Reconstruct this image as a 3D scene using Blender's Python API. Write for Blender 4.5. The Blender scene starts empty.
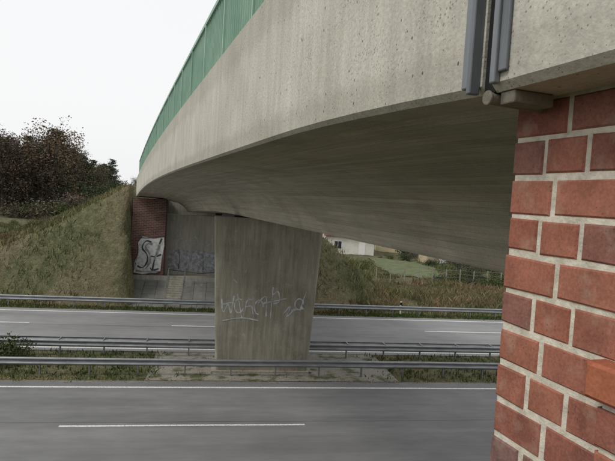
import bpy, math, random
import numpy as np
from mathutils import Vector, Matrix, noise
random.seed(7); rng=np.random.default_rng(7)
sc=bpy.context.scene
# ------------------------------------------------------------------ helpers
def link(o):
    sc.collection.objects.link(o); return o
def empty(name,loc=(0,0,0),rz=0):
    o=bpy.data.objects.new(name,None); o.location=loc; o.rotation_euler=(0,0,rz); o.empty_display_size=.3
    return link(o)
def mesh(name,verts,faces,mat=None,parent=None,smooth=False,uvs=None):
    me=bpy.data.meshes.new(name); me.from_pydata([tuple(v) for v in verts],[],[tuple(f) for f in faces])
    if uvs is not None:
        uvl=me.uv_layers.new(name="UVMap")
        uvl.data.foreach_set("uv",np.array(uvs,dtype=np.float32).ravel())
    if smooth: me.polygons.foreach_set("use_smooth",[True]*len(me.polygons))
    me.update()
    if mat: me.materials.append(mat)
    o=bpy.data.objects.new(name,me); 
    if parent: o.parent=parent
    return link(o)
def boxvf(x0,x1,y0,y1,z0,z1):
    v=[(x0,y0,z0),(x1,y0,z0),(x1,y1,z0),(x0,y1,z0),(x0,y0,z1),(x1,y0,z1),(x1,y1,z1),(x0,y1,z1)]
    f=[(0,3,2,1),(4,5,6,7),(0,1,5,4),(1,2,6,5),(2,3,7,6),(3,0,4,7)]
    return v,f
class MB:
    def __init__(s): s.v=[]; s.f=[]
    def add(s,v,f):
        n=len(s.v); s.v+=list(v); s.f+=[tuple(i+n for i in q) for q in f]
    def box(s,*a): s.add(*boxvf(*a))
    def cyl(s,p0,p1,r0,r1,n=8,cap=True):
        p0=Vector(p0);p1=Vector(p1);d=(p1-p0).normalized()
        a=d.orthogonal().normalized();b=d.cross(a)
        v=[]
        for p,r in((p0,r0),(p1,r1)):
            for i in range(n):
                t=2*math.pi*i/n; v.append(tuple(p+a*r*math.cos(t)+b*r*math.sin(t)))
        f=[(i,(i+1)%n,n+(i+1)%n,n+i) for i in range(n)]
        if cap: f+=[tuple(range(n-1,-1,-1)),tuple(range(n,2*n))]
        s.add(v,f)
    def obj(s,name,mat,parent=None,smooth=False): return mesh(name,s.v,s.f,mat,parent,smooth)
# ------------------------------------------------------------------ materials
class M:
    def __init__(s,name,rough=.85,metal=0.,spec=.3):
        s.m=bpy.data.materials.new(name); s.m.use_nodes=True; s.nt=s.m.node_tree
        s.b=s.nt.nodes['Principled BSDF']; s.b.inputs['Roughness'].default_value=rough
        s.b.inputs['Metallic'].default_value=metal
        s.b.inputs['Specular IOR Level'].default_value=spec
        s.tc=s.nt.nodes.new('ShaderNodeTexCoord')
    def n(s,t): return s.nt.nodes.new(t)
    def l(s,a,b): s.nt.links.new(a,b)
    def map(s,scale=(1,1,1),src='Object',rot=(0,0,0)):
        m=s.n('ShaderNodeMapping'); m.inputs['Scale'].default_value=scale; m.inputs['Rotation'].default_value=rot
        s.l(s.tc.outputs[src],m.inputs['Vector']); return m.outputs[0]
    def noise(s,sc,det=4,vec=None,rough=.6):
        n=s.n('ShaderNodeTexNoise'); n.inputs['Scale'].default_value=sc; n.inputs['Detail'].default_value=det
        n.inputs['Roughness'].default_value=rough
        s.l(vec if vec else s.tc.outputs['Object'],n.inputs['Vector']); return n.outputs['Fac']
    def voro(s,sc,vec=None):
        n=s.n('ShaderNodeTexVoronoi'); n.inputs['Scale'].default_value=sc
        s.l(vec if vec else s.tc.outputs['Object'],n.inputs['Vector']); return n
    def ramp(s,fac,stops,interp='LINEAR'):
        r=s.n('ShaderNodeValToRGB'); r.color_ramp.interpolation=interp
        e=r.color_ramp.elements
        while len(e)<len(stops): e.new(.5)
        for i,(p,c) in enumerate(stops):
            e[i].position=p; e[i].color=(c[0],c[1],c[2],1) if not isinstance(c,(int,float)) else (c,c,c,1)
        s.l(fac,r.inputs[0]); return r.outputs[0]
    def mix(s,a,b,fac,mode='MIX'):
        m=s.n('ShaderNodeMix'); m.data_type='RGBA'; m.blend_type=mode
        for sock,val in((m.inputs[0],fac),(m.inputs[6],a),(m.inputs[7],b)):
            if isinstance(val,bpy.types.NodeSocket): s.l(val,sock)
            elif isinstance(val,(int,float)): sock.default_value=val if sock==m.inputs[0] else (val,val,val,1)
            else: sock.default_value=(*val,1)
        return m.outputs[2]
    def math(s,op,a,b=None):
        m=s.n('ShaderNodeMath'); m.operation=op
        for i,v in((0,a),(1,b)):
            if v is None: continue
            if isinstance(v,(int,float)): m.inputs[i].default_value=v
            else: s.l(v,m.inputs[i])
        return m.outputs[0]
    def bump(s,h,strength=.4,dist=.02):
        b=s.n('ShaderNodeBump'); b.inputs['Strength'].default_value=strength; b.inputs['Distance'].default_value=dist
        s.l(h,b.inputs['Height']); s.l(b.outputs[0],s.b.inputs['Normal'])
    def col(s,c):
        if isinstance(c,tuple): s.b.inputs['Base Color'].default_value=(*c,1)
        else: s.l(c,s.b.inputs['Base Color'])
        return s.m

def concrete(name,c0,c1,board=None,pits=0,streak=0,boardamt=.5,stretch=(1,1,1),stain=0,edge=0):
    m=M(name,.9,0,.2)
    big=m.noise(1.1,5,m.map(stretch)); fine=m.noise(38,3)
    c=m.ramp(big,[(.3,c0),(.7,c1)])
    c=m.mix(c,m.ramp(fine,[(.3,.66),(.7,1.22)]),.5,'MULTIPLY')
    if board:
        sep=m.n('ShaderNodeSeparateXYZ'); m.l(m.tc.outputs['UV'],sep.inputs[0])
        v=m.math('DIVIDE',sep.outputs[1],board)
        fl=m.math('FLOOR',v); fr=m.math('FRACT',v)
        ub=m.math('FLOOR',m.math('DIVIDE',m.math('ADD',sep.outputs[0],m.math('MULTIPLY',fl,1.37)),4.0))
        wn=m.n('ShaderNodeTexWhiteNoise'); wn.noise_dimensions='2D'
        cb=m.n('ShaderNodeCombineXYZ'); m.l(fl,cb.inputs[0]); m.l(ub,cb.inputs[1]); m.l(cb.outputs[0],wn.inputs['Vector'])
        c=m.mix(c,m.ramp(wn.outputs['Value'],[(0,.66),(1,1.15)]),boardamt,'MULTIPLY')
        ed=m.math('MINIMUM',fr,m.math('SUBTRACT',1.0,fr))
        em=m.ramp(ed,[(0,.45),(.07,1)])
        c=m.mix(c,em,boardamt,'MULTIPLY')
        mp=m.n('ShaderNodeMapping'); mp.inputs['Scale'].default_value=(.5,9,1); m.l(m.tc.outputs['UV'],mp.inputs[0])
        gr=m.noise(2.0,4,mp.outputs[0]); c=m.mix(c,m.ramp(gr,[(.3,.62),(.7,1.15)]),boardamt,'MULTIPLY')
    if streak:
        st=m.noise(3.0,4,m.map((2.2,2.2,.22)))
        c=m.mix(c,m.ramp(st,[(.35,.55),(.62,1.05)]),streak,'MULTIPLY')
    if stain:
        s1=m.noise(.55,6,m.map((1,1,1)),.7)
        c=m.mix(c,(.13,.12,.085),m.math('MULTIPLY',m.ramp(s1,[(.5,0),(.66,1)]),stain))
        s2=m.noise(2.1,5,None,.7)
        c=m.mix(c,(.62,.60,.53),m.math('MULTIPLY',m.ramp(s2,[(.6,0),(.7,1)]),stain*.8))
    if edge:
        sp=m.n('ShaderNodeSeparateXYZ'); m.l(m.tc.outputs['UV'],sp.inputs[0])
        nn=m.math('MULTIPLY',m.noise(2.2,5,m.map((1,1.6,.5))),.62)
        lo=m.ramp(m.math('ADD',m.math('SUBTRACT',1.42,sp.outputs[1]),m.math('MULTIPLY',nn,-.4)),[(-.0,1),(.0,1),(.10,0)])
        hi=m.ramp(m.math('SUBTRACT',sp.outputs[1],nn),[(0,1),(.14,0)])
        c=m.mix(c,(.22,.205,.16),m.math('MULTIPLY',lo,edge))
        c=m.mix(c,(.26,.25,.20),m.math('MULTIPLY',hi,edge*.9))
    if pits:
        v=m.voro(15,m.map((1,1,.75))); sel=m.noise(4.5,3)
        r=m.math('MULTIPLY',sel,.36)
        pit=m.math('LESS_THAN',v.outputs['Distance'],m.math('SUBTRACT',r,.09))
        v2=m.voro(48); pit2=m.math('LESS_THAN',v2.outputs['Distance'],m.math('SUBTRACT',m.math('MULTIPLY',m.noise(3,2),.66),.17))
        c=m.mix(c,(.085,.08,.07),m.math('MULTIPLY',pit,pits))
        c=m.mix(c,(.13,.12,.10),m.math('MULTIPLY',pit2,.7*pits))
    m.bump(m.noise(45,2),.45,.008)
    return m.col(c)
mat_fascia=concrete('fascia_concrete',(.46,.44,.375),(.65,.63,.555),pits=.85,streak=.32,stain=.22,edge=.32)
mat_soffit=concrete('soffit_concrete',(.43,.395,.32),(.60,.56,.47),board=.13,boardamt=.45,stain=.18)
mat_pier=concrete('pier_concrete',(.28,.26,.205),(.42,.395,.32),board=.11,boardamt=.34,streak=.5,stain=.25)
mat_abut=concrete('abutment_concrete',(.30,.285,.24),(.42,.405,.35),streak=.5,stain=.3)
mat_pave=concrete('slope_paving_concrete',(.13,.13,.12),(.22,.22,.2),stain=.3)
mat_dirty=concrete('dirty_concrete',(.10,.09,.07),(.22,.2,.16))

def asphalt(name,base=.12):
    m=M(name,.88,0,.25)
    f=m.noise(110,2); g=m.noise(.5,5,m.map((.10,1.7,1))); p=m.noise(3.3,4,m.map((.3,1,1))); q=m.noise(.22,3)
    c=m.ramp(g,[(.3,(base*.8,base*.8,base*.81)),(.7,(base*1.15,base*1.15,base*1.15))])
    c=m.mix(c,m.ramp(p,[(.3,.85),(.7,1.12)]),.7,'MULTIPLY')
    c=m.mix(c,m.ramp(q,[(.4,.87),(.6,1.1)]),.6,'MULTIPLY')
    c=m.mix(c,m.ramp(f,[(.3,.68),(.7,1.35)]),.7,'MULTIPLY')
    v=m.voro(28); c=m.mix(c,(.3,.29,.27),m.math('MULTIPLY',m.math('LESS_THAN',v.outputs['Distance'],.09),.35))
    m.bump(f,.35,.006); return m.col(c)
mat_as=asphalt('asphalt',.19); mat_as2=asphalt('asphalt_far_carriageway',.22)
m=M('road_paint',.7); w=m.noise(18,4)
mat_paint=m.col(m.ramp(w,[(.36,(.3,.3,.29)),(.5,(.70,.70,.68))]))
m=M('brick_clay',.8,0,.25)
geo=m.n('ShaderNodeNewGeometry'); rv=geo.outputs['Random Per Island']
c=m.ramp(rv,[(0,(.29,.105,.068)),(.3,(.34,.135,.088)),(.6,(.26,.10,.072)),(.86,(.235,.11,.085)),(.96,(.165,.11,.10)),(1,(.32,.12,.08))])
c=m.mix(c,m.ramp(m.noise(7,4),[(.3,.68),(.7,1.22)]),.85,'MULTIPLY')
c=m.mix(c,m.ramp(m.noise(90,3),[(.35,.74),(.7,1.22)]),.7,'MULTIPLY')
c=m.mix(c,(.40,.30,.23),m.math('MULTIPLY',m.ramp(m.noise(11,5),[(.54,0),(.72,1)]),.38))
v=m.voro(50); sp=m.math('LESS_THAN',v.outputs['Distance'],m.math('SUBTRACT',m.math('MULTIPLY',m.noise(5,2),.45),.13))
c=m.mix(c,(.07,.035,.03),m.math('MULTIPLY',sp,.65))
m.bump(m.noise(60,2),.45,.004); mat_brick=m.col(c)
m=M('bright_brick_clay',.8,0,.25)
c=m.ramp(m.noise(6,4),[(.3,(.28,.085,.045)),(.7,(.40,.14,.075))]); c=m.mix(c,m.ramp(m.noise(80,3),[(.35,.75),(.7,1.2)]),.6,'MULTIPLY')
m.bump(m.noise(60,2),.45,.004); mat_brick3=m.col(c)
m=M('mortar',.95); c=m.ramp(m.noise(22,4),[(.3,(.42,.385,.31)),(.7,(.68,.63,.53))]); m.bump(m.noise(90,2),.7,.005); mat_mortar=m.col(c)
m=M('far_brick_masonry',.85)
bt=m.n('ShaderNodeTexBrick'); m.l(m.map((1,1,1),'UV'),bt.inputs['Vector'])
bt.inputs['Scale'].default_value=1; bt.inputs['Brick Width'].default_value=.36; bt.inputs['Row Height'].default_value=.13
bt.inputs['Mortar Size'].default_value=.012
bt.inputs['Color1'].default_value=(.15,.07,.055,1); bt.inputs['Color2'].default_value=(.09,.048,.042,1); bt.inputs['Mortar'].default_value=(.22,.185,.15,1)
mat_brick2=m.col(m.mix(bt.outputs[0],m.ramp(m.noise(1.2,5),[(.3,.6),(.7,1.25)]),.8,'MULTIPLY'))
m=M('galvanised_steel',.5,.55,.5); c=m.ramp(m.noise(6,4,m.map((.3,1,1))),[(.3,(.20,.21,.22)),(.7,(.34,.35,.36))]); mat_galv=m.col(c)
m=M('steel_cover',.5,.5,.5); c=m.ramp(m.noise(7,4,m.map((1,1,.2))),[(.3,(.11,.12,.13)),(.7,(.24,.255,.27))]); mat_cover=m.col(c)
m=M('dark_rubber',.8); mat_dark=m.col((.012,.012,.012))
m=M('green_railing_paint',.5,.0,.4); c=m.ramp(m.noise(1.5,4),[(.3,(.21,.36,.265)),(.7,(.31,.47,.365))]); mat_green=m.col(c)
def paint(name,c,lo=.45,hi=.7):
    m=M(name,.8); return m.col(m.mix(c,tuple(x*.55 for x in c),m.ramp(m.noise(5,4),[(lo,0),(hi,1)])))
mat_graf=paint('graffiti_paint',(.55,.57,.60),.40,.66); mat_graf2=paint('graffiti_white',(.62,.63,.62)); mat_graf3=paint('graffiti_fill',(.34,.355,.36),.4,.6); mat_graf4=paint('graffiti_dark',(.06,.065,.07)); mat_graf5=paint('graffiti_pale_blue',(.43,.46,.50),.35,.6)
# ------------------------------------------------------------------ frames
A=math.radians(9.5); ca,sa=math.cos(A),math.sin(A)
def R(s,t,z=0): return (s*ca-t*sa, s*sa+t*ca, z)
def st(x,y): return (x*ca+y*sa, -x*sa+y*ca)
TH=math.atan(.348); ct,sn=math.cos(TH),math.sin(TH); BX0=1.4
def loc(X,Y): X=X-BX0; return (X*ct+Y*sn, -X*sn+Y*ct)
CZ=8.0
# ------------------------------------------------------------------ terrain
def ss(x): x=min(1,max(0,x)); return x*x*(3-2*x)
def H(X,Y):
    s,t=st(X,Y); lx,ly=loc(X,Y)
    if 11.3<=t<=38.7: return -.02
    n=noise.noise(Vector((X*.12,Y*.12,0)))*.5+noise.noise(Vector((X*.5,Y*.5,3)))*.26+noise.noise(Vector((X*1.4,Y*1.4,7)))*.12
    if t>38.7:
        left=ss((6-lx)/14)
        base=(2.2*left+.15*(1-left))*ss((t-38.7)/ (22 if left>.5 else 18))
        far=ss((t-120)/300); base+=far*1.0
        if lx<-.25: dl=(-.25-lx)/1.8
        elif lx>10.6: dl=(lx-10.6)/1.15
        else: dl=0
        inside=-.35<=lx and s<6.3
        if inside and t<45.2:
            emb=1.35-(42.6-t)*.37 if t<42.6 else 1.35
            return max(-.03,min(1.33,emb-.06))
        if t>=43.4: emb=8.25-dl
        else: emb=8.25-dl-(43.4-t)*1.35 
        k=.9; d=emb-base
        z=max(emb,base) if abs(d)>k else max(emb,base)+ (k-abs(d))**2/(4*k)
        amp=min(1,(t-38.7)/3)
        if z==emb and dl<=0: amp*=.2
        return z+n*amp*1.0-.02
    else:
        u=(11.3-t)/10.0
        z=6.2*ss(min(1,u)) if u<1 else 6.2
        return z+n*.2*min(1,(11.3-t)/3)-.02
def axis(parts):
    out=[]
    for a,b,stp in parts:
        out+=list(np.arange(a,b,stp))
    return out
S=[-2500,-1500,-900,-600,-400,-280]+axis([(-220,-60,8),(-60,-24,1.2),(-24,24,.5),(24,60,1.2),(60,220,8)])+[220,280,400,600,900,1500,2500]
T=[-400,-150,-60,-30,-20]+axis([(-14,12,1.0),(12,38,4)])+axis([(38,60,.45),(60,90,1.5),(90,240,8)])+[240,300,400,560,800,1200,1800,2800]
vs=[];fs=[]
for t in T:
    for s in S:
        x,y,_=R(s,t); vs.append((x,y,H(x,y)))
ns=len(S)
for j in range(len(T)-1):
    for i in range(ns-1):
        a=j*ns+i; fs.append((a,a+1,a+ns+1,a+ns))
m=M('grass_ground',.95,0,.1)
g=m.noise(.2,6); g2=m.noise(2.2,5); g3=m.noise(11,3)
c=m.ramp(g,[(.34,(.07,.082,.038)),(.46,(.10,.105,.052)),(.56,(.15,.13,.08)),(.7,(.175,.14,.095))])
c=m.mix(c,m.ramp(g2,[(.3,(.055,.053,.03)),(.5,(.11,.108,.06)),(.7,(.215,.185,.12))]),.5)
c=m.mix(c,m.ramp(g3,[(.3,.45),(.7,1.4)]),.7,'MULTIPLY')
m.bump(m.noise(5,4),.8,.15); mat_ground=m.col(c)
ground=mesh('ground',vs,fs,mat_ground,smooth=True)
# ------------------------------------------------------------------ roads
def sheet(name,s0,s1,t0,t1,z,mat,parent=None):
    ff=[];n=30
    for i in range(n): a=2*i; ff.append((a,a+2,a+3,a+1))
    o=mesh(name,[(s0+(s1-s0)*(i//2)/n,(t0,t1)[i%2],z) for i in range(2*n+2)],ff,mat,parent)
    o.rotation_euler=(0,0,A); return o
sheet('near_carriageway_road',-400,400,11.6,23.55,.0,mat_as)
sheet('far_carriageway_road',-400,400,27.95,37.5,.0,mat_as2)
mk=MB()
def mark(s0,s1,t,w):
    mk.add([(s0,t-w/2,.005),(s1,t-w/2,.005),(s1,t+w/2,.005),(s0,t+w/2,.005)],[(0,1,2,3)])
mark(-400,400,22.75,.15); mark(-400,400,15.0,.2)
for k in range(-12,13):
    mark(-4.8+k*20.3,3.5+k*20.3,18.95,.12)
    mark(-2.3+k*16,5.7+k*16,33.5,.15)
mark(-400,400,28.45,.17); mark(-400,400,36.75,.17)
o=mk.obj('lane_markings',mat_paint); o.rotation_euler=(0,0,A)
m=M('bitumen_seal',.55,0,.4); mat_tar=m.col((.07,.07,.072))
tb=MB()
def tar(pts,w,z=.0035):
    P=[Vector(p) for p in pts]; vv=[]
    for i,p in enumerate(P):
        d=(P[min(i+1,len(P)-1)]-P[max(i-1,0)]).normalized(); nn=Vector((-d.y,d.x))*w*.5*random.uniform(.6,1.3)
        vv+=[(p.x+nn.x,p.y+nn.y,z),(p.x-nn.x,p.y-nn.y,z)]
    tb.add(vv,[(2*i,2*i+1,2*i+3,2*i+2) for i in range(len(P)-1)])
tar([(s,19.25+.012*math.sin(s*.7)) for s in np.arange(-60,60,1.5)],.03)
tar([(s,33.2+.012*math.sin(s*.6)) for s in np.arange(-60,60,1.5)],.035)
o=tb.obj('road_joint_seal',mat_tar); o.rotation_euler=(0,0,A)
m=M('median_gravel',.95); mat_gravel=m.col(m.mix(m.ramp(m.noise(16,4),[(.3,(.13,.12,.10)),(.7,(.36,.34,.30))]),(.08,.09,.04),m.ramp(m.noise(1.3,5),[(.5,0),(.62,1)])))
sheet('median_gravel_strip',-2.6,8.6,23.6,27.9,.004,mat_gravel)
# ------------------------------------------------------------------ guard rails
def wprof():
    z=[.43,.455,.475,.52,.555,.575,.61,.63,.665,.71,.73,.755]
    d=[.03,.0,-.02,-.02,.03,.05,.05,.03,-.02,-.02,0,.03]
    return list(zip(d,z))
def guardrail(name,t,double,s0=-90,s1=90,side=-1):
    root=empty(name,(0,0,0),A)
    def beam(nm,off,sg):
        p=wprof(); vv=[];ff=[]; ss_=list(np.arange(s0,s1+.1,2))
        for s in ss_:
            wob=.018*noise.noise(Vector((s*.31,t,1))); wt=.03*noise.noise(Vector((s*.23,t,4)))
            for d,z in p: vv.append((s,t+off+sg*d+wt,z+wob))
        n=len(p)
        for i in range(len(ss_)-1):
            for j in range(n-1):
                a=i*n+j; ff.append((a,a+1,a+n+1,a+n))
        o=mesh(nm,vv,ff,mat_galv,root,True)
        md=o.modifiers.new('t','SOLIDIFY'); md.thickness=.006
    if double:
        beam('beam_front',-.28,1); beam('beam_back',.28,-1)
    else: beam('beam',side*.1,1 if side<0 else -1)
    b=MB()
    s=s0+1
    while s<s1:
        b.box(s-.03,s+.03,t-.05,t-.042,-.02,.74); b.box(s-.03,s+.03,t+.042,t+.05,-.02,.74); b.box(s-.004,s+.004,t-.0415,t+.0415,-.02,.74)
        if double:
            b.box(s-.045,s+.045,t-.25,t-.051,.53,.66); b.box(s-.045,s+.045,t+.051,t+.25,.53,.66)
            b.box(s-.02,s+.02,t-.3,t+.3,.775,.79)
        s+=2
    b.obj('posts',mat_galv,root)
    b=MB(); s=s0
    offs=[(-.28,-1),(.28,1)] if double else [(side*.1,side)]
    while s<s1:
        for off,sg in offs:
            for z in (.5,.69):
                for ds in(-.08,.08):
                    b.cyl((s+ds,t+off+sg*.018,z),(s+ds,t+off+sg*.045,z),.014,.014,6)
        s+=4
    b.obj('bolts',mat_galv,root)
guardrail('guard_rail',24.3,False)
guardrail('guard_rail',27.35,True)
guardrail('guard_rail',38.0,False)
guardrail('guard_rail',11.45,False,side=1)
# ------------------------------------------------------------------ bridge
bridge=empty('road_bridge',(BX0,0,0),TH)
def fb(y):
    Y=y*ct; b=.54
    if Y>8: b-=1.0*((Y-8)/33)**2.4
    if Y<5: b-=.0107*(5-max(Y,2.1))**2
    return b
def gb(y):
    Y=y*ct; b=-.87
    if Y>24: b-=.6*((Y-24)/18)**2
    return b
FH=1.45; W=10.4
def section(y):
    f=CZ+fb(y); g=CZ+gb(y); d=f-g
    half=[(0,f+FH),(0,f+.03),(.03,f),(.20,f),(.23,f+.03),(.26,f+.03),(1.2,f-.0),(2.0,f-.05),(2.7,f-.05-.13*d),(3.2,f-.3*d),(3.55,f-.52*d),(3.8,f-.76*d),(3.93,g+.04),(3.97,g)]
    other=[(W-x,z) for x,z in reversed(half)]
    top=[(W-.38,f+FH),(W-.38,f+1.15),(.38,f+1.15),(.38,f+FH)]
    return half+other+top
def extr(name,ys,secf,mat,parent,matids=None,mats=None,smooth=False,cap=True):
    vv=[];ff=[];uv=[];mi=[]
    n=len(secf(ys[0]))
    cum=[0]; s0=secf(10.)
    for i in range(n):
        a=s0[i];b=s0[(i+1)%n]; cum.append(cum[-1]+math.hypot(a[0]-b[0],a[1]-b[1]))
    for y in ys:
        for x,z in secf(y): vv.append((x,y,z))
    for i in range(len(ys)-1):
        for j in range(n):
            k=(j+1)%n; ff.append((i*n+j,(i+1)*n+j,(i+1)*n+k,i*n+k))
            uv+=[(ys[i],cum[j]),(ys[i+1],cum[j]),(ys[i+1],cum[j+1]),(ys[i],cum[j+1])]
            mi.append(matids(j) if matids else 0)
    if cap:
        L=(len(ys)-1)*n
        ff.append(tuple(range(n))); ff.append(tuple(range(L+n-1,L-1,-1)))
        uv+=[(x,z) for x,z in secf(ys[0])]; uv+=[(x,z) for x,z in reversed(secf(ys[-1]))]; mi+=[0,0]
    o=mesh(name,vv,ff,mat,parent,smooth,uv)
    if mats:
        for mm in mats: o.data.materials.append(mm)
        o.data.polygons.foreach_set('material_index',mi)
    return o
nh=14
def mid(j):
    if 5<=j<=nh*2-7: return 1
    return 0
ys=list(np.arange(2.30,44.2,.6))+[44.6]
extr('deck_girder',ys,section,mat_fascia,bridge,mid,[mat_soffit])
vv=[];ff=[]
for y in ys: vv+=[(.39,y,CZ+fb(y)+1.16),(W-.39,y,CZ+fb(y)+1.16)]
for i in range(len(ys)-1): ff.append((2*i,2*i+1,2*i+3,2*i+2))
mesh('deck_asphalt',vv,ff,mat_as,bridge)
def sec_ab(y):
    f=CZ+fb(max(y,0))
    return [(-.012,f+FH+.02),(-.012,f+.03),(.015,f),(.22,f),(.26,f+.03),(.6,f+.03),(.6,f+FH-.1),(.38,f+FH-.1),(.38,f+FH+.02)]
extr('abutment_edge_beam',[-7,-4,-2,0,1.2,2.225],sec_ab,mat_fascia,bridge)
f0=CZ+fb(2.25)
b=MB(); b.box(.01,.3,2.23,2.295,f0-.0,f0+FH-.02); b.obj('expansion_gap',mat_dark,bridge)
b=MB()
b.box(-.03,-.013,2.13,2.175,f0+.06,f0+FH+.01)
b.box(-.042,-.013,2.1755,2.205,f0+.02,f0+FH+.01)
b.box(-.05,-.001,2.31,2.335,f0-.0,f0+FH+.01)
b.box(-.028,-.001,2.336,2.40,f0+.03,f0+FH+.01)
o=b.obj('joint_cover_plate',mat_cover,bridge)
md=o.modifiers.new('b','BEVEL'); md.width=.006; md.segments=2
b=MB(); b.cyl((.0,2.25,f0-.02),(.25,2.25,f0-.03),.024,.022,10); b.cyl((-.012,2.25,f0-.02),(.0,2.25,f0-.02),.030,.030,10)
b.box(.02,.2,2.13,2.21,f0-.05,f0-.003)
o=b.obj('joint_drain_stub',mat_dirty,bridge); md=o.modifiers.new('b','BEVEL'); md.width=.008; md.segments=2
RT=1.22
def rail(nm,x):
    rt=empty(nm); rt.parent=bridge
    b=MB(); y=-6.9
    def base(y): return CZ+fb(max(y,0))+FH
    while y<44.5:
        z=base(y); b.box(x-.021,x+.021,y-.007,y+.007,z+.09,z+RT-.03); y+=.15
    b.obj('pickets',mat_green,rt)
    b=MB(); y=-6.9
    while y<44.5:
        z=base(y); b.box(x-.05,x+.05,y-.03,y+.03,z-.005,z+RT+.0); b.box(x-.08,x+.08,y-.08,y+.08,z,z+.015); y+=2.0
    b.obj('posts',mat_green,rt)
    ysr=list(np.arange(-7,44.6,.6))
    for nm2,a,c_,w in(('top_rail',RT-.04,RT+.03,.05),('bottom_rail',.05,.1,.03)):
        extr(nm2,ysr,lambda y:[(x-w,base(y)+a),(x+w,base(y)+a),(x+w,base(y)+c_),(x-w,base(y)+c_)],mat_green,rt)
rail('green_railing',.16); rail('green_railing_opposite',W-.16)
BW=.25; YE=2.39
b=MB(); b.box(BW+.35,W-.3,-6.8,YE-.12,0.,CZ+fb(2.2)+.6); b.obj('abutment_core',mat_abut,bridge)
b=MB(); b.box(BW+.007,BW+.34,-6.5,YE-.01,3.,CZ+fb(2.2)+.02); b.obj('mortar_bed',mat_mortar,bridge)
CH=.157; J=.023
def brick(mb,x,y0,y1,z0,z1,dep=.06,ch=.007):
    x+=rng.normal(0,.002)
    j=lambda:rng.normal(0,.0026)
    y0+=j();y1+=j();z0+=j();z1+=j()
    w1,w2,w3,w4=[rng.normal(0,.0018) for _ in range(4)]
    v=[(x+ch,y0,z0+w1),(x+ch,y1,z0+w2),(x+ch,y1,z1+w3),(x+ch,y0,z1+w4),
       (x,y0+ch,z0+ch+w1),(x,y1-ch,z0+ch+w2),(x,y1-ch,z1-ch+w3),(x,y0+ch,z1-ch+w4),
       (x+dep,y0,z0),(x+dep,y1,z0),(x+dep,y1,z1),(x+dep,y0,z1)]
    f=[(4,7,6,5),(0,4,5,1),(1,5,6,2),(2,6,7,3),(3,7,4,0),(0,1,9,8),(1,2,10,9),(2,3,11,10),(3,0,8,11)]
    mb.add(v,f)
bw=MB(); ztop=CZ+fb(2.2)+.0; row=0; z=ztop
while z>3.2:
    y=YE; first=True
    while y>-5.5:
        if row%2==0: L=.25 if first else .40
        else: L=.205 if not first else .19
        if row%4==0 and first: L=.30
        first=False
        y0=y-L
        brick(bw,BW,y0+J,y,z-CH+J,z)
        y=y0
    z-=CH; row+=1
bw.obj('brick_facing',mat_brick,bridge)
bc=MB(); CY=1.855
for k in range(6):
    y1=CY-k*.36
    brick(bc,BW-.085,y1-.35,y1,7.405,7.535,.3,.012)
bc.obj('brick_coping',mat_brick3,bridge)
bc2=MB()
for r_ in range(9):
    zt=7.385-r_*CH; y=CY-.03; first=True
    while y>-.5:
        L=(.2 if r_%2 else .4) if first else .4
        brick(bc2,BW-.05,y-L+J,y,zt-CH+J,zt,.2); y-=L; first=False
bc2.obj('brick_pilaster',mat_brick,bridge)
b=MB(); b.box(BW-.04,BW+.005,-.5,CY-.045,5.5,7.402); b.obj('pilaster_mortar',mat_mortar,bridge)
# pier
PC=(2.43,25.45)
def pier_ring(w,th,z):
    r=.14; pts=[]
    for cx,cy,a0 in((w/2-r,th/2-r,0),(-w/2+r,th/2-r,90),(-w/2+r,-th/2+r,180),(w/2-r,-th/2+r,270)):
        for k in range(4):
            a=math.radians(a0+30*k); pts.append((PC[0]+cx+r*math.cos(a),PC[1]+cy+r*math.sin(a),z))
    return pts
rings=[pier_ring(4.25+.75*(z/7.0),1.2,z) for z in np.linspace(-.1,7.05,12)]
n=16; vv=[p for r in rings for p in r]; ff=[];uv=[]
per=[0]
for i in range(n):
    a=rings[0][i];c_=rings[0][(i+1)%n]; per.append(per[-1]+math.hypot(a[0]-c_[0],a[1]-c_[1]))
for i in range(len(rings)-1):
    for j in range(n):
        k=(j+1)%n; ff.append((i*n+j,i*n+k,(i+1)*n+k,(i+1)*n+j))
        z0=rings[i][0][2];z1=rings[i+1][0][2]
        uv+=[(z0,per[j]),(z0,per[j+1]),(z1,per[j+1]),(z1,per[j])]
ff.append(tuple((len(rings)-1)*n+j for j in range(n))); uv+=[(0,0)]*n
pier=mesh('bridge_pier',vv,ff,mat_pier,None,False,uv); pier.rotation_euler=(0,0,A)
b=MB()
for s in(PC[0]-1.3,PC[0]+1.3): b.box(s-.3,s+.3,PC[1]-.3,PC[1]+.3,7.055,7.12)
o=b.obj('bearing_pads',mat_dark,pier)
b=MB(); b.box(PC[0]-2.3,PC[0]+2.3,PC[1]-.75,PC[1]+.75,-.1,.07); b.obj('footing',mat_abut,pier)
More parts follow.
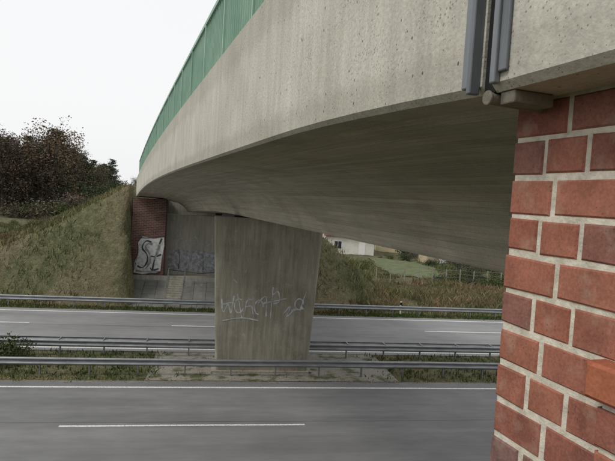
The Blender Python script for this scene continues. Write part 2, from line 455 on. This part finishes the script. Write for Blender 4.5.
def ribbons(name,strokes,width,fn,mat,parent):
    mb=MB()
    for si,stq in enumerate(strokes):
        P=[Vector(p) for p in stq]
        Q=[]
        for i in range(len(P)-1):
            p0=P[max(i-1,0)];p1=P[i];p2=P[i+1];p3=P[min(i+2,len(P)-1)]
            for k in range(5):
                u=k/5
                q=.5*((2*p1)+(p2-p0)*u+(2*p0-5*p1+4*p2-p3)*u*u+(3*p1-p0-3*p2+p3)*u**3)
                Q.append(q+Vector((random.gauss(0,.004),random.gauss(0,.004))))
        Q.append(P[-1]); P=Q; vv=[]
        for i,p in enumerate(P):
            d=(P[min(i+1,len(P)-1)]-P[max(i-1,0)])
            d=d.normalized() if d.length>1e-6 else Vector((1,0)); nn=Vector((-d.y,d.x))*width*.5*(1+.35*math.sin(i*.7+si))
            vv+=[fn(p.x+nn.x,p.y+nn.y,.004+.0007*si),fn(p.x-nn.x,p.y-nn.y,.004+.0007*si)]
        mb.add(vv,[(2*i,2*i+1,2*i+3,2*i+2) for i in range(len(P)-1)])
    return mb.obj(name,mat,parent)
pf=lambda x,z,o:(PC[0]+x,PC[1]-.6-o,z)
def arc(cx,cy,rx,ry,a0,a1,n=8): return [(cx+rx*math.cos(math.radians(a0+(a1-a0)*i/n)),cy+ry*math.sin(math.radians(a0+(a1-a0)*i/n))) for i in range(n+1)]
st1=[[(-2.0,3.35),(-1.9,2.75),(-1.7,3.1),(-1.55,2.7),(-1.45,3.5)],[(-1.95,3.1),(-1.5,3.2)],arc(-1.2,3.05,.2,.32,60,340),[(-1.3,3.6),(-1.05,2.5)],[(-.95,2.65),(-.85,3.3),(-.6,3.35)],[(-.9,3.0),(-.65,3.05),(-.55,2.7)],
 arc(-.3,3.0,.2,.33,0,270),[(-.35,3.2),(0,3.5),(.05,2.6)],[(-.1,3.2),(.95,3.45)],[(.3,3.95),(.25,2.5)],[(.3,3.6),(.55,3.75),(.6,3.3),(.35,3.2)],
 [(.85,2.75),(1.15,3.1),(1.0,2.6),(1.35,3.0)],arc(1.55,3.2,.2,.25,0,330),[(1.2,2.9),(1.8,3.0)],[(1.6,2.9),(1.85,3.8)],[(-1.9,2.35),(-1.1,2.5),(-.3,2.4)],[(-1.5,4.25),(-1.35,4.1)]]
ribbons('graffiti',st1,.048,pf,mat_graf,pier)
# ------------------------------------------------------------------ far abutment
fab=empty('far_abutment',(0,0,0),A)
def uvbox(name,x0,x1,y0,y1,z0,z1,mat):
    v,f=boxvf(x0,x1,y0,y1,z0,z1); uv=[]
    for q in f:
        ns_=[v[i] for i in q]
        dx=max(p[0] for p in ns_)-min(p[0] for p in ns_); dz=max(p[2] for p in ns_)-min(p[2] for p in ns_)
        for p in ns_: uv.append((p[0] if dx>0 else p[1],p[2]) if dz>0 else (p[0],p[1]))
    return mesh(name,v,f,mat,fab,False,uv)
uvbox('brick_wing',-6.15,-3.75,42.6,50,-.2,7.42,mat_brick2)
uvbox('bearing_wall',-3.75,5.6,43.9,45.5,-.2,6.3,mat_abut)
uvbox('back_wall',-3.75,5.6,45.0,45.49,6.301,8.0,mat_abut)
uvbox('wing_opposite',5.6,7.0,42.6,50,-.2,7.42,mat_brick2)
b=MB(); b.box(-3.74,5.59,42.62,43.89,-.2,1.6); b.obj('bench',mat_abut,fab)
for s in(0.2,2.5):
    b=MB(); b.box(s-.25,s+.25,44.1,44.6,6.301,6.6); b.obj('bearing',mat_dark,fab)
b=MB()
for i in range(15):
    for j in range(7):
        s0=-7.65+i*.9; s1=s0+.88; t0=38.75+j*.55; t1=t0+.535
        z0=.02+j*.205+rng.normal(0,.008); z1=z0+.2+rng.normal(0,.006)
        b.add([(s0,t0,z0),(s1,t0,z0),(s1,t1,z1),(s0,t1,z1),(s0,t0,z0-.2),(s1,t0,z0-.2)],[(0,1,2,3),(4,5,1,0)])
b.obj('slope_paving',mat_pave,fab)
b=MB(); b.add([(-7.85,38.7,0),(-7.66,38.7,0),(-7.66,42.6,1.46),(-7.85,42.6,1.46),(-7.85,38.7,.12),(-7.66,38.7,.12),(-7.66,42.6,1.6),(-7.85,42.6,1.6)],[(4,5,6,7),(0,1,5,4),(1,2,6,5),(3,0,4,7)])
b.box(-7.85,5.6,42.3,42.61,1.2,1.66)
b.obj('paving_kerb',mat_abut,fab)
b=MB()
for k in range(12):
    b.box(-3.2,-2.2,38.85+k*.3,39.14+k*.3,.0+k*.115,.18+k*.12)
b.box(-3.32,-3.21,38.8,38.95,0,.9); 
b.obj('service_steps',mat_abut,fab)
b=MB(); 
for k in range(2):
    x=-3.3+k*1.2
    b.cyl((x,38.9,.9),(x,42.4,2.3),.025,.025,6); 
    for q in range(3): b.cyl((x,38.9+q*1.7,.1+q*.65),(x,38.9+q*1.7,.9+q*.68),.022,.022,6)
b.obj('step_handrail',mat_galv,fab)
wf=lambda x,z,o:(-6.05+x,42.6-o,1.72+z)
def blob(name,pts,fn,o,mat):
    cx=sum(p[0] for p in pts)/len(pts); cz=sum(p[1] for p in pts)/len(pts); n=len(pts)
    mesh(name,[fn(cx,cz,o)]+[fn(p[0],p[1],o) for p in pts],[(0,1+i,1+(i+1)%n) for i in range(n)],mat,fab)
blob('graffiti_fill',[(.1,.1),(.8,.0),(1.6,.15),(2.1,.3),(2.15,1.2),(2.3,2.2),(2.25,2.85),(1.5,2.7),(.7,2.85),(.35,2.3),(.45,1.6),(.2,.9)],wf,.004,mat_graf2)
wfo=lambda x,z,o:wf(x,z,o+.006)
ribbons('graffiti_letter',[[(1.35,2.45),(.95,2.5),(.7,2.0),(1.05,1.5),(1.1,.95),(.8,.5),(.4,.6)],[(2.1,2.75),(1.75,1.7),(1.5,.35)],[(1.35,1.4),(1.7,1.35),(2.1,1.55)],[(1.35,.5),(1.5,.3),(1.95,.45)]],.10,wfo,mat_graf4,fab)
ribbons('graffiti_shade',[[(1.45,2.3),(1.1,2.3),(.95,2.0),(1.25,1.55),(1.3,.95),(1.0,.4)],[(1.95,2.3),(1.65,1.1)],[(.3,.25),(.9,.2),(1.9,.2)]],.14,lambda x,z,o:wf(x,z,o+.012),mat_graf3,fab)
ribbons('graffiti_outline',[[(.45,2.75),(1.2,2.75),(2.3,2.95)],[(.1,.0),(1.0,-.05),(2.1,.15)],[(.1,.1),(.4,1.5),(.35,2.4)]],.05,lambda x,z,o:wf(x,z,o+.018),mat_graf4,fab)
wf2=lambda x,z,o:(-3.65+x,43.9-o,1.72+z)
blob('graffiti_mural_fill',[(.15,.3),(.9,.1),(1.7,.25),(2.6,.1),(3.4,.2),(4.2,.1),(4.9,.4),(4.8,1.1),(5.0,1.7),(4.1,1.9),(3.3,1.7),(2.5,1.9),(1.8,1.7),(1.2,1.95),(.5,1.8),(.05,1.2)],wf2,.003,mat_graf3)
sg=[[(.3,.4),(.25,1.5),(.6,1.7),(.85,1.3),(.4,1.0),(.95,.35)],[(1.1,1.6),(1.0,.8),(1.3,.35),(1.65,.7),(1.6,1.65)],[(1.9,.35),(2.05,1.6),(2.5,1.2),(2.2,.95)],[(2.35,.9),(2.75,.35)],
 arc(3.2,1.0,.38,.6,20,330),[(3.3,.9),(3.65,.9)],[(4.0,.3),(3.95,1.6),(4.55,1.75)],[(3.98,1.0),(4.4,1.05)],[(4.0,.35),(4.7,.4)]]
ribbons('graffiti_mural',sg,.11,lambda x,z,o:wf2(x,z,o+.003),mat_graf5,fab)
ribbons('graffiti_mural_outline',[[(.1,.25),(1.4,.12),(2.8,.05),(4.9,.3)],[(.95,.3),(.98,1.2),(.9,1.8)],[(2.85,.3),(2.78,1.5)]],.04,lambda x,z,o:wf2(x,z,o+.013),mat_graf4,fab)
ribbons('graffiti_tags',[[(.3,2.3),(.5,2.8),(.7,2.25),(.9,2.7),(1.3,2.65)],arc(1.6,2.5,.18,.18,0,360),[(2.0,2.2),(2.1,2.9),(2.4,2.4)],[(2.7,2.3),(3.0,2.6),(2.9,2.2),(3.5,2.5)]],.045,wf2,mat_graf5,fab)
# ------------------------------------------------------------------ vegetation
def leafmat(name,stops,rough=.8):
    m=M(name,rough,0,.15)
    geo=m.n('ShaderNodeNewGeometry'); oi=m.n('ShaderNodeObjectInfo')
    c=m.ramp(geo.outputs['Random Per Island'],stops)
    c=m.mix(c,m.ramp(oi.outputs['Random'],[(0,(.65,.68,.62)),(.4,(1,1,1)),(.7,(1.1,1.2,.85)),(1,(1.35,1.1,.9))]),.85,'MULTIPLY')
    return m.col(c)
mat_aut=leafmat('autumn_leaves',[(0,(.065,.052,.044)),(.35,(.105,.078,.062)),(.7,(.14,.105,.082)),(1,(.10,.10,.06))])
mat_pine=leafmat('pine_needles',[(0,(.03,.044,.028)),(.5,(.048,.064,.04)),(1,(.07,.085,.052))])
mat_bush=leafmat('bush_leaves',[(0,(.035,.05,.02)),(.5,(.065,.085,.035)),(1,(.12,.125,.055))])
m=M('bark',.95); mat_bark=m.col(m.ramp(m.noise(6,4),[(.3,(.06,.048,.038)),(.7,(.13,.11,.095))]))
def quads_from(P,size):
    n=len(P); a=rng.normal(size=(n,3)); a/=np.linalg.norm(a,axis=1)[:,None]
    b_=rng.normal(size=(n,3)); b_-= (b_*a).sum(1)[:,None]*a; b_/=np.linalg.norm(b_,axis=1)[:,None]
    s=(size*rng.uniform(.5,1.3,n))[:,None]
    return np.stack([P-a*s,P+b_*s*.6,P+a*s,P-b_*s*.6],1).reshape(-1,3)
def tree_mesh(name,h,kind,seed):
    r=np.random.default_rng(seed); mb=MB()
    mb.cyl((0,0,-.3),(r.normal(0,.1),r.normal(0,.1),h*.5),.2,.13,7); mb.cyl((0,0,h*.5),(.1,0,h*.93),.13,.03,6)
    P=[]
    if kind=='pine':
        for k in range(46):
            z=h*(.3+.7*k/46); rad=(1-(z/h-.3)/.74)**.7*h*.2*r.uniform(.55,1.2)+.2
            a=r.uniform(0,6.28); e=Vector((rad*math.cos(a),rad*math.sin(a),z+rad*.05))
            mb.cyl((0,0,z-.2),e,.05,.015,4,False)
            for q in range(3):
                c0=np.array(e)*np.array([.45+.27*q]*2+[1]); P.append(c0+r.normal(size=(20,3)).clip(-1.8,1.8)*np.array([.42,.42,.22]))
    else:
        for k in range(46):
            z=h*r.uniform(.1,.72); a=r.uniform(0,6.28); rad=h*.25*r.uniform(.3,1.1); zz=z+h*r.uniform(.04,.28)
            zz=min(zz,h*1.0); lim=math.sqrt(max(.08,1-((zz/h-.55)/.5)**2)); rad*=lim
            e=Vector((rad*math.cos(a),rad*math.sin(a),zz)); mb.cyl((0,0,z*.85),e,.07,.015,4,False)
            for q in range(3):
                e2=e+Vector(r.normal(size=3).clip(-1.5,1.5)*.75); mb.cyl(e*.8+Vector((0,0,z*.17)),e2,.03,.008,3,False)
                P.append(np.array(e2)+r.normal(size=(24,3)).clip(-1.7,1.7)*.55)
    P=np.concatenate(P); q=quads_from(P,.24 if kind=='pine' else .17)
    me=bpy.data.meshes.new(name); nb=len(mb.v)
    V=mb.v+[tuple(p) for p in q]; F=mb.f+[(nb+4*i,nb+4*i+1,nb+4*i+2,nb+4*i+3) for i in range(len(P))]
    me.from_pydata(V,[],F); me.materials.append(mat_bark); me.materials.append(mat_pine if kind=='pine' else mat_aut)
    mi=[0]*len(mb.f)+[1]*len(P); me.polygons.foreach_set('material_index',mi); me.update(); return me
tm=[tree_mesh('tree_a',15,'dec',1),tree_mesh('tree_b',13,'dec',2),tree_mesh('tree_c',16,'dec',3)]
pm=[tree_mesh('pine_a',16,'pine',4),tree_mesh('pine_b',17,'pine',5)]
forest=empty('distant_forest')
def plant(me,x,y,sc_,par,nm='tree',sxy=1):
    o=bpy.data.objects.new(nm,me); o.location=(x,y,H(x,y)-.1); o.scale=(sc_*sxy,sc_*sxy,sc_)
    o.rotation_euler=(0,0,random.uniform(0,6.28)); o.parent=par; return link(o)
for i in range(215):
    y=random.uniform(94,245); k=(y-100)/155
    xe=-46-43*k-2*abs(random.gauss(0,1))
    x=xe-abs(random.gauss(0,24)) 
    f=random.uniform(.74,1.08)*(1.03-.14*k)
    pine=random.random()<(.22+.6*k)
    plant(random.choice(pm if pine else tm),x,y,f*(.94 if pine else 1),forest,sxy=1.25)
for i in range(90):
    x=-420+i*9+random.uniform(-4,4); y=330+random.uniform(0,60)
    plant(random.choice(pm+tm),x,y,random.uniform(.4,.62),forest,sxy=1.5)
def bush_mesh(name,seed,n=900,mat=None,rad=1.0):
    r=np.random.default_rng(seed); P=[];mb=MB()
    for k in range(16):
        c0=r.normal(size=3)*np.array([.5,.5,.3])*rad; c0[2]=abs(c0[2])+.35*rad
        mb.cyl((0,0,-.1),tuple(c0),.025,.006,4,False)
        P.append(c0+r.normal(size=(n//16,3))*.24*rad)
    P=np.concatenate(P); P[:,2]=np.abs(P[:,2]); q=quads_from(P,.075*rad)
    me=bpy.data.meshes.new(name); nb=len(mb.v)
    me.from_pydata(mb.v+[tuple(p) for p in q],[],mb.f+[(nb+4*i,nb+4*i+1,nb+4*i+2,nb+4*i+3) for i in range(len(P))])
    me.materials.append(mat_bark); me.materials.append(mat); me.polygons.foreach_set('material_index',[0]*len(mb.f)+[1]*len(P)); return me
bm=[bush_mesh('bush_a',11,900,mat_bush),bush_mesh('bush_b',12,900,mat_bush),bush_mesh('bush_c',13,700,mat_aut),bush_mesh('bush_d',14,900,mat_pine)]
shr=empty('shrubbery')
for i in range(110):
    x=random.uniform(-48,-13); y=random.uniform(42,80)
    if loc(x,y)[0]>-1.2: continue
    plant(random.choice(bm[:3]),x,y,random.uniform(.25,.7),shr,'shrub')
for i in range(100):
    y=random.uniform(80,200); x=-43-43*(y-100)/155-random.uniform(-4,10)
    plant(random.choice([bm[2],bm[2],bm[0],bm[3]]),x,y,random.uniform(1.0,2.8),shr,'shrub')
for i in range(230):
    x=random.uniform(6,62); y=random.uniform(56,84)
    if 9<x<16 and 61<y<80: continue
    if 3<x<9 and y>66: continue
    if loc(x,y)[0]<14: continue
    plant(random.choice([bm[0],bm[1],bm[1],bm[3],bm[3],bm[2]]),x,y,random.uniform(.45,1.35)*(.7 if x<18 else 1),shr,'shrub')
for i in range(34):
    plant(random.choice([bm[1],bm[3]]),17+i*1.0,60.5+random.uniform(-.4,.4),random.uniform(.7,1.0),shr,'hedge_shrub')
for i in range(60):
    x=random.uniform(12,85)
    plant(random.choice(bm[:3]+[bm[3]]),x,random.uniform(84,120),random.uniform(1.2,2.6),shr,'shrub')
for s,t,k in((-8.3,25.9,.5),(-8.9,26.1,.85),(-9.4,25.7,1.0),(-10.0,26.3,.9),(-10.8,26,1.0),(-12,26.2,.7)):
    x,y,_=R(s,t); plant(bm[1],x,y,k,shr,'median_shrub')
def grass(name,pts,hmin,hmax,w,blades,mat,spread=.12):
    P=np.array(pts); n=len(P)
    P=np.repeat(P,blades,0)+np.concatenate([rng.normal(0,spread,(n*blades,2)),np.zeros((n*blades,1))],1)
    h=rng.uniform(hmin,hmax,len(P)); a=rng.uniform(0,6.28,len(P)); ww=w*rng.uniform(.6,1.4,len(P))
    dx=np.cos(a)*ww; dy=np.sin(a)*ww; lean=rng.normal(0,.35,(len(P),2))*h[:,None]
    v0=P+np.stack([-dx,-dy,0*h-.03],1); v1=P+np.stack([dx,dy,0*h-.03],1)
    v2=P+np.stack([lean[:,0]*.4+dx*.7,lean[:,1]*.4+dy*.7,h*.6],1); v3=P+np.stack([lean[:,0],lean[:,1],h],1)
    V=np.stack([v0,v1,v2,v3],1).reshape(-1,3)
    me=bpy.data.meshes.new(name); n=len(P)
    me.vertices.add(4*n); me.vertices.foreach_set('co',V.ravel()); me.loops.add(4*n); me.loops.foreach_set('vertex_index',np.arange(4*n))
    me.polygons.add(n); me.polygons.foreach_set('loop_start',np.arange(n)*4); me.polygons.foreach_set('loop_total',np.full(n,4)); me.update(calc_edges=True)
    me.materials.append(mat); return link(bpy.data.objects.new(name,me))
def grassmat(name,stops):
    m=M(name,.85,0,.15); geo=m.n('ShaderNodeNewGeometry')
    c=m.ramp(geo.outputs['Random Per Island'],stops)
    c=m.mix(c,m.ramp(m.noise(.2,4),[(.40,(.7,.9,.6)),(.60,(1.2,1.03,.98))]),.9,'MULTIPLY'); return m.col(c)
mg=grassmat('grass_blades',[(0,(.075,.08,.04)),(.45,(.13,.13,.068)),(.75,(.19,.17,.10)),(1,(.28,.235,.155))])
mg2=grassmat('dry_reed',[(0,(.13,.105,.065)),(.5,(.23,.18,.12)),(.8,(.14,.14,.07)),(1,(.36,.30,.21))])
mgg=grassmat('median_grass_blades',[(0,(.045,.065,.022)),(.6,(.09,.12,.045)),(1,(.16,.15,.07))])
pts=[]
while len(pts)<19000:
    x=random.uniform(-50,50); y=random.uniform(36,75)
    s,t=st(x,y)
    if t<38.5: continue
    lx,ly=loc(x,y)
    if -.6<lx<11.2 and s<7.2: continue
    if s>-7.9 and s<6 and t<43: continue
    if noise.noise(Vector((x*.35,y*.35,9)))<-.22: continue
    if 9<x<16 and 60<y<80: continue
    pts.append((x,y,H(x,y)))
grass('embankment_grass',pts,.1,.42,.028,6,mg,.25)
pts=[]
for i in range(4200):
    s=random.uniform(9,45); t=random.uniform(39.4,54); x,y,_=R(s,t)
    if noise.noise(Vector((x*.25,y*.25,5)))<-.12: continue
    if loc(x,y)[0]<15: continue
    pts.append((x,y,H(x,y)))
grass('dry_reeds',pts,.2,.75,.022,7,mg2,.25)
pts=[]
for i in range(9000):
    s=random.uniform(-40,40); t=random.choice([random.uniform(23.62,27.85),random.uniform(37.6,38.7)])
    if -2.2<s<8.2 and t<27.9 and random.random()<.93: continue
    x,y,_=R(s,t); pts.append((x,y,-.01))
grass('median_grass',pts,.05,.18,.022,5,mgg)
m=M('dead_leaves',.85); geo=m.n('ShaderNodeNewGeometry'); mat_dl=m.col(m.ramp(geo.outputs['Random Per Island'],[(0,(.12,.07,.03)),(.5,(.26,.18,.07)),(1,(.34,.27,.12))]))
V=[];F=[]
for i in range(2600):
    s=random.uniform(-25,25); t=23.5+abs(random.gauss(0,.25)) if i%2 else 23.55-abs(random.gauss(0,.12))
    if i%5==0: t=random.uniform(23.6,27.8)
    a=random.uniform(0,6.28); q=random.uniform(.02,.045); z=.02 if t>23.55 else .008
    x,y,_=R(s,t); nb=len(V)
    for k in range(4): V.append((x+q*math.cos(a+k*1.57)*(1 if k%2 else .6),y+q*math.sin(a+k*1.57)*(1 if k%2 else .6),z+random.uniform(0,.015)))
    F.append((nb,nb+1,nb+2,nb+3))
mesh('fallen_leaves',V,F,mat_dl)
# ------------------------------------------------------------------ houses, shed, fence, marker post
m=M('render_wall',.9); mat_wall=m.col(m.ramp(m.noise(1,4),[(.3,(.55,.53,.47)),(.7,(.70,.68,.62))]))
m=M('yellow_wall',.9); mat_wall2=m.col(m.ramp(m.noise(1,4),[(.3,(.42,.36,.22)),(.7,(.52,.45,.29))]))
m=M('roof_tiles',.85); wv=m.n('ShaderNodeTexWave'); wv.inputs['Scale'].default_value=2; m.l(m.tc.outputs['Object'],wv.inputs['Vector'])
mat_roof=m.col(m.mix((.16,.06,.045),(.22,.09,.065),wv.outputs['Fac']))
m=M('glass_dark',.15,0,.6); mat_glass=m.col((.03,.035,.04))
m=M('white_frame',.6); mat_white=m.col((.75,.75,.73))
def house(name,x,y,w,d,h,rh,rz,wm):
    r=empty(name,(x,y,H(x,y)-.1),rz)
    v=[(-w/2,-d/2,0),(w/2,-d/2,0),(w/2,d/2,0),(-w/2,d/2,0),(-w/2,-d/2,h),(w/2,-d/2,h),(w/2,d/2,h),(-w/2,d/2,h),(-w/2,0,h+rh),(w/2,0,h+rh)]
    mesh('walls',v,[(0,1,5,4),(2,3,7,6),(1,2,6,9,5),(3,0,4,8,7)],wm,r)
    e=.4; k=rh/(d/2)
    for sg in(-1,1):
        y0=sg*(d/2+e); z0=h-e*k
        v=[(-w/2-e,y0,z0),(w/2+e,y0,z0),(w/2+e,0,h+rh+.03),(-w/2-e,0,h+rh+.03)]
        v+=[(a,b_,c_+.12) for a,b_,c_ in v]
        mesh('roof',v,[(0,1,2,3),(4,5,6,7),(0,1,5,4),(1,2,6,5),(3,0,4,7)],mat_roof,r)
    b=MB();b2=MB()
    nwin=max(2,int(w/2.6))
    for i in range(nwin):
        xx=-w/2+w*(i+.5)/nwin
        if i==nwin//2: b2.box(xx-.5,xx+.5,-d/2-.04,-d/2+.02,.1,2.15); continue
        b2.box(xx-.62,xx+.62,-d/2-.03,-d/2+.02,.93,2.17); b.box(xx-.54,xx-.03,-d/2-.045,-d/2-.031,1.0,2.1); b.box(xx+.03,xx+.54,-d/2-.045,-d/2-.031,1.0,2.1)
    b.obj('window_glass',mat_glass,r); b2.obj('window_frames',mat_white,r)
house('cottage',6.5,88,7.5,7,3.2,3,.05,mat_wall)
house('cottage',15,96,6,7,3,3,-.1,mat_wall2)
house('garden_shed',18.3,79,3.2,3,1.7,.7,.2,mat_wall2)
house('garden_shed',27,80,4,3,2.0,.8,-.1,mat_wall)
house('cottage',52,100,11,8,3,3,.15,mat_wall)
fence=empty('garden_fence')
b=MB();b2=MB(); px=None
for i in range(34):
    x=7.5+i*1.5; y=57.5+i*.12; z=H(x,y); b.box(x-.05,x+.05,y-.05,y+.05,z-.2,z+1.5)
    if px:
        for hh in(.3,.65,1.0,1.4): b2.cyl((px[0],px[1],px[2]+hh),(x,y,z+hh),.012,.012,4,False)
    px=(x,y,z)
m=M('weathered_wood',.9); mat_wood=m.col(m.ramp(m.noise(5,4),[(.3,(.2,.18,.15)),(.7,(.36,.33,.28))]))
b.obj('posts',mat_wood,fence); b2.obj('wires',mat_galv,fence)
m=M('lawn_green',.95); mat_lawn=m.col(m.ramp(m.noise(1.2,6),[(.3,(.065,.085,.035)),(.7,(.13,.145,.07))]))
vv=[];ff=[]
nx,ny=15,20
for j in range(ny):
    for i in range(nx):
        x=9.2+i*.5+.3*math.sin(j*.9); y=60+j*1.0+.4*math.sin(i*1.3); vv.append((x,y,H(x,y)+.08))
for j in range(ny-1):
    for i in range(nx-1): a=j*nx+i; ff.append((a,a+1,a+nx+1,a+nx))
mesh('garden_lawn',vv,ff,mat_lawn,None,True)
def delin(s,t):
    x,y,_=R(s,t); r=empty('delineator_post',(x,y,0),A)
    v=[]
    pr=[(-.06,.05),(.06,.05),(0,-.06)]
    for z,k in((-.05,1),(1.0,.95)): v+=[(a*k,b_*k,z if a>-.05 else z-.04*(z>0)) for a,b_ in pr]
    mesh('post',v,[(0,1,4,3),(1,2,5,4),(2,0,3,5),(3,4,5)],mat_white,r)
    bb=MB(); bb.box(-.062,.062,-.062,.055,.72,.9); bb.obj('black_band',mat_dark,r)
delin(13.8,38.6); delin(-36,38.6); delin(63,38.6)
# ------------------------------------------------------------------ world, sun, camera
w=bpy.data.worlds.new('World'); sc.world=w; w.use_nodes=True; nt=w.node_tree
bg=nt.nodes['Background']; sky=nt.nodes.new('ShaderNodeTexSky'); sky.sky_type='NISHITA'; sky.sun_disc=False
EL=math.radians(50); RO=math.radians(238)
sky.sun_elevation=EL; sky.sun_rotation=RO; sky.dust_density=4; sky.air_density=1
hs=nt.nodes.new('ShaderNodeHueSaturation'); hs.inputs['Saturation'].default_value=.2; nt.links.new(sky.outputs[0],hs.inputs['Color'])
mx=nt.nodes.new('ShaderNodeMix'); mx.data_type='RGBA'; mx.inputs[0].default_value=.8
nt.links.new(hs.outputs[0],mx.inputs[6]); mx.inputs[7].default_value=(10.9,10.95,11.0,1)
nt.links.new(mx.outputs[2],bg.inputs['Color']); bg.inputs['Strength'].default_value=.1
L=bpy.data.lights.new('sun','SUN'); L.energy=1.3; L.angle=math.radians(14); L.color=(1,.96,.9)
so=link(bpy.data.objects.new('sun',L))
d=Vector((math.sin(RO)*math.cos(EL),math.cos(RO)*math.cos(EL),math.sin(EL)))
so.rotation_euler=d.to_track_quat('Z','Y').to_euler()
cam=bpy.data.cameras.new('camera'); cam.lens=36*550/615; cam.sensor_width=36; cam.clip_end=5000; cam.clip_start=.05
co=link(bpy.data.objects.new('camera',cam)); p=math.radians(3.12); r=math.radians(3.5)
r0=Vector((1,0,0)); u0=Vector((0,math.sin(p),math.cos(p))); fw=Vector((0,math.cos(p),-math.sin(p)))
cu=u0*math.cos(r)-r0*math.sin(r); cr=r0*math.cos(r)+u0*math.sin(r)
mt=Matrix((cr,cu,-fw)).transposed().to_4x4(); mt.translation=(0,0,CZ); co.matrix_world=mt
sc.camera=co
sc.view_settings.view_transform='Standard'; sc.view_settings.look='None'; sc.view_settings.exposure=0
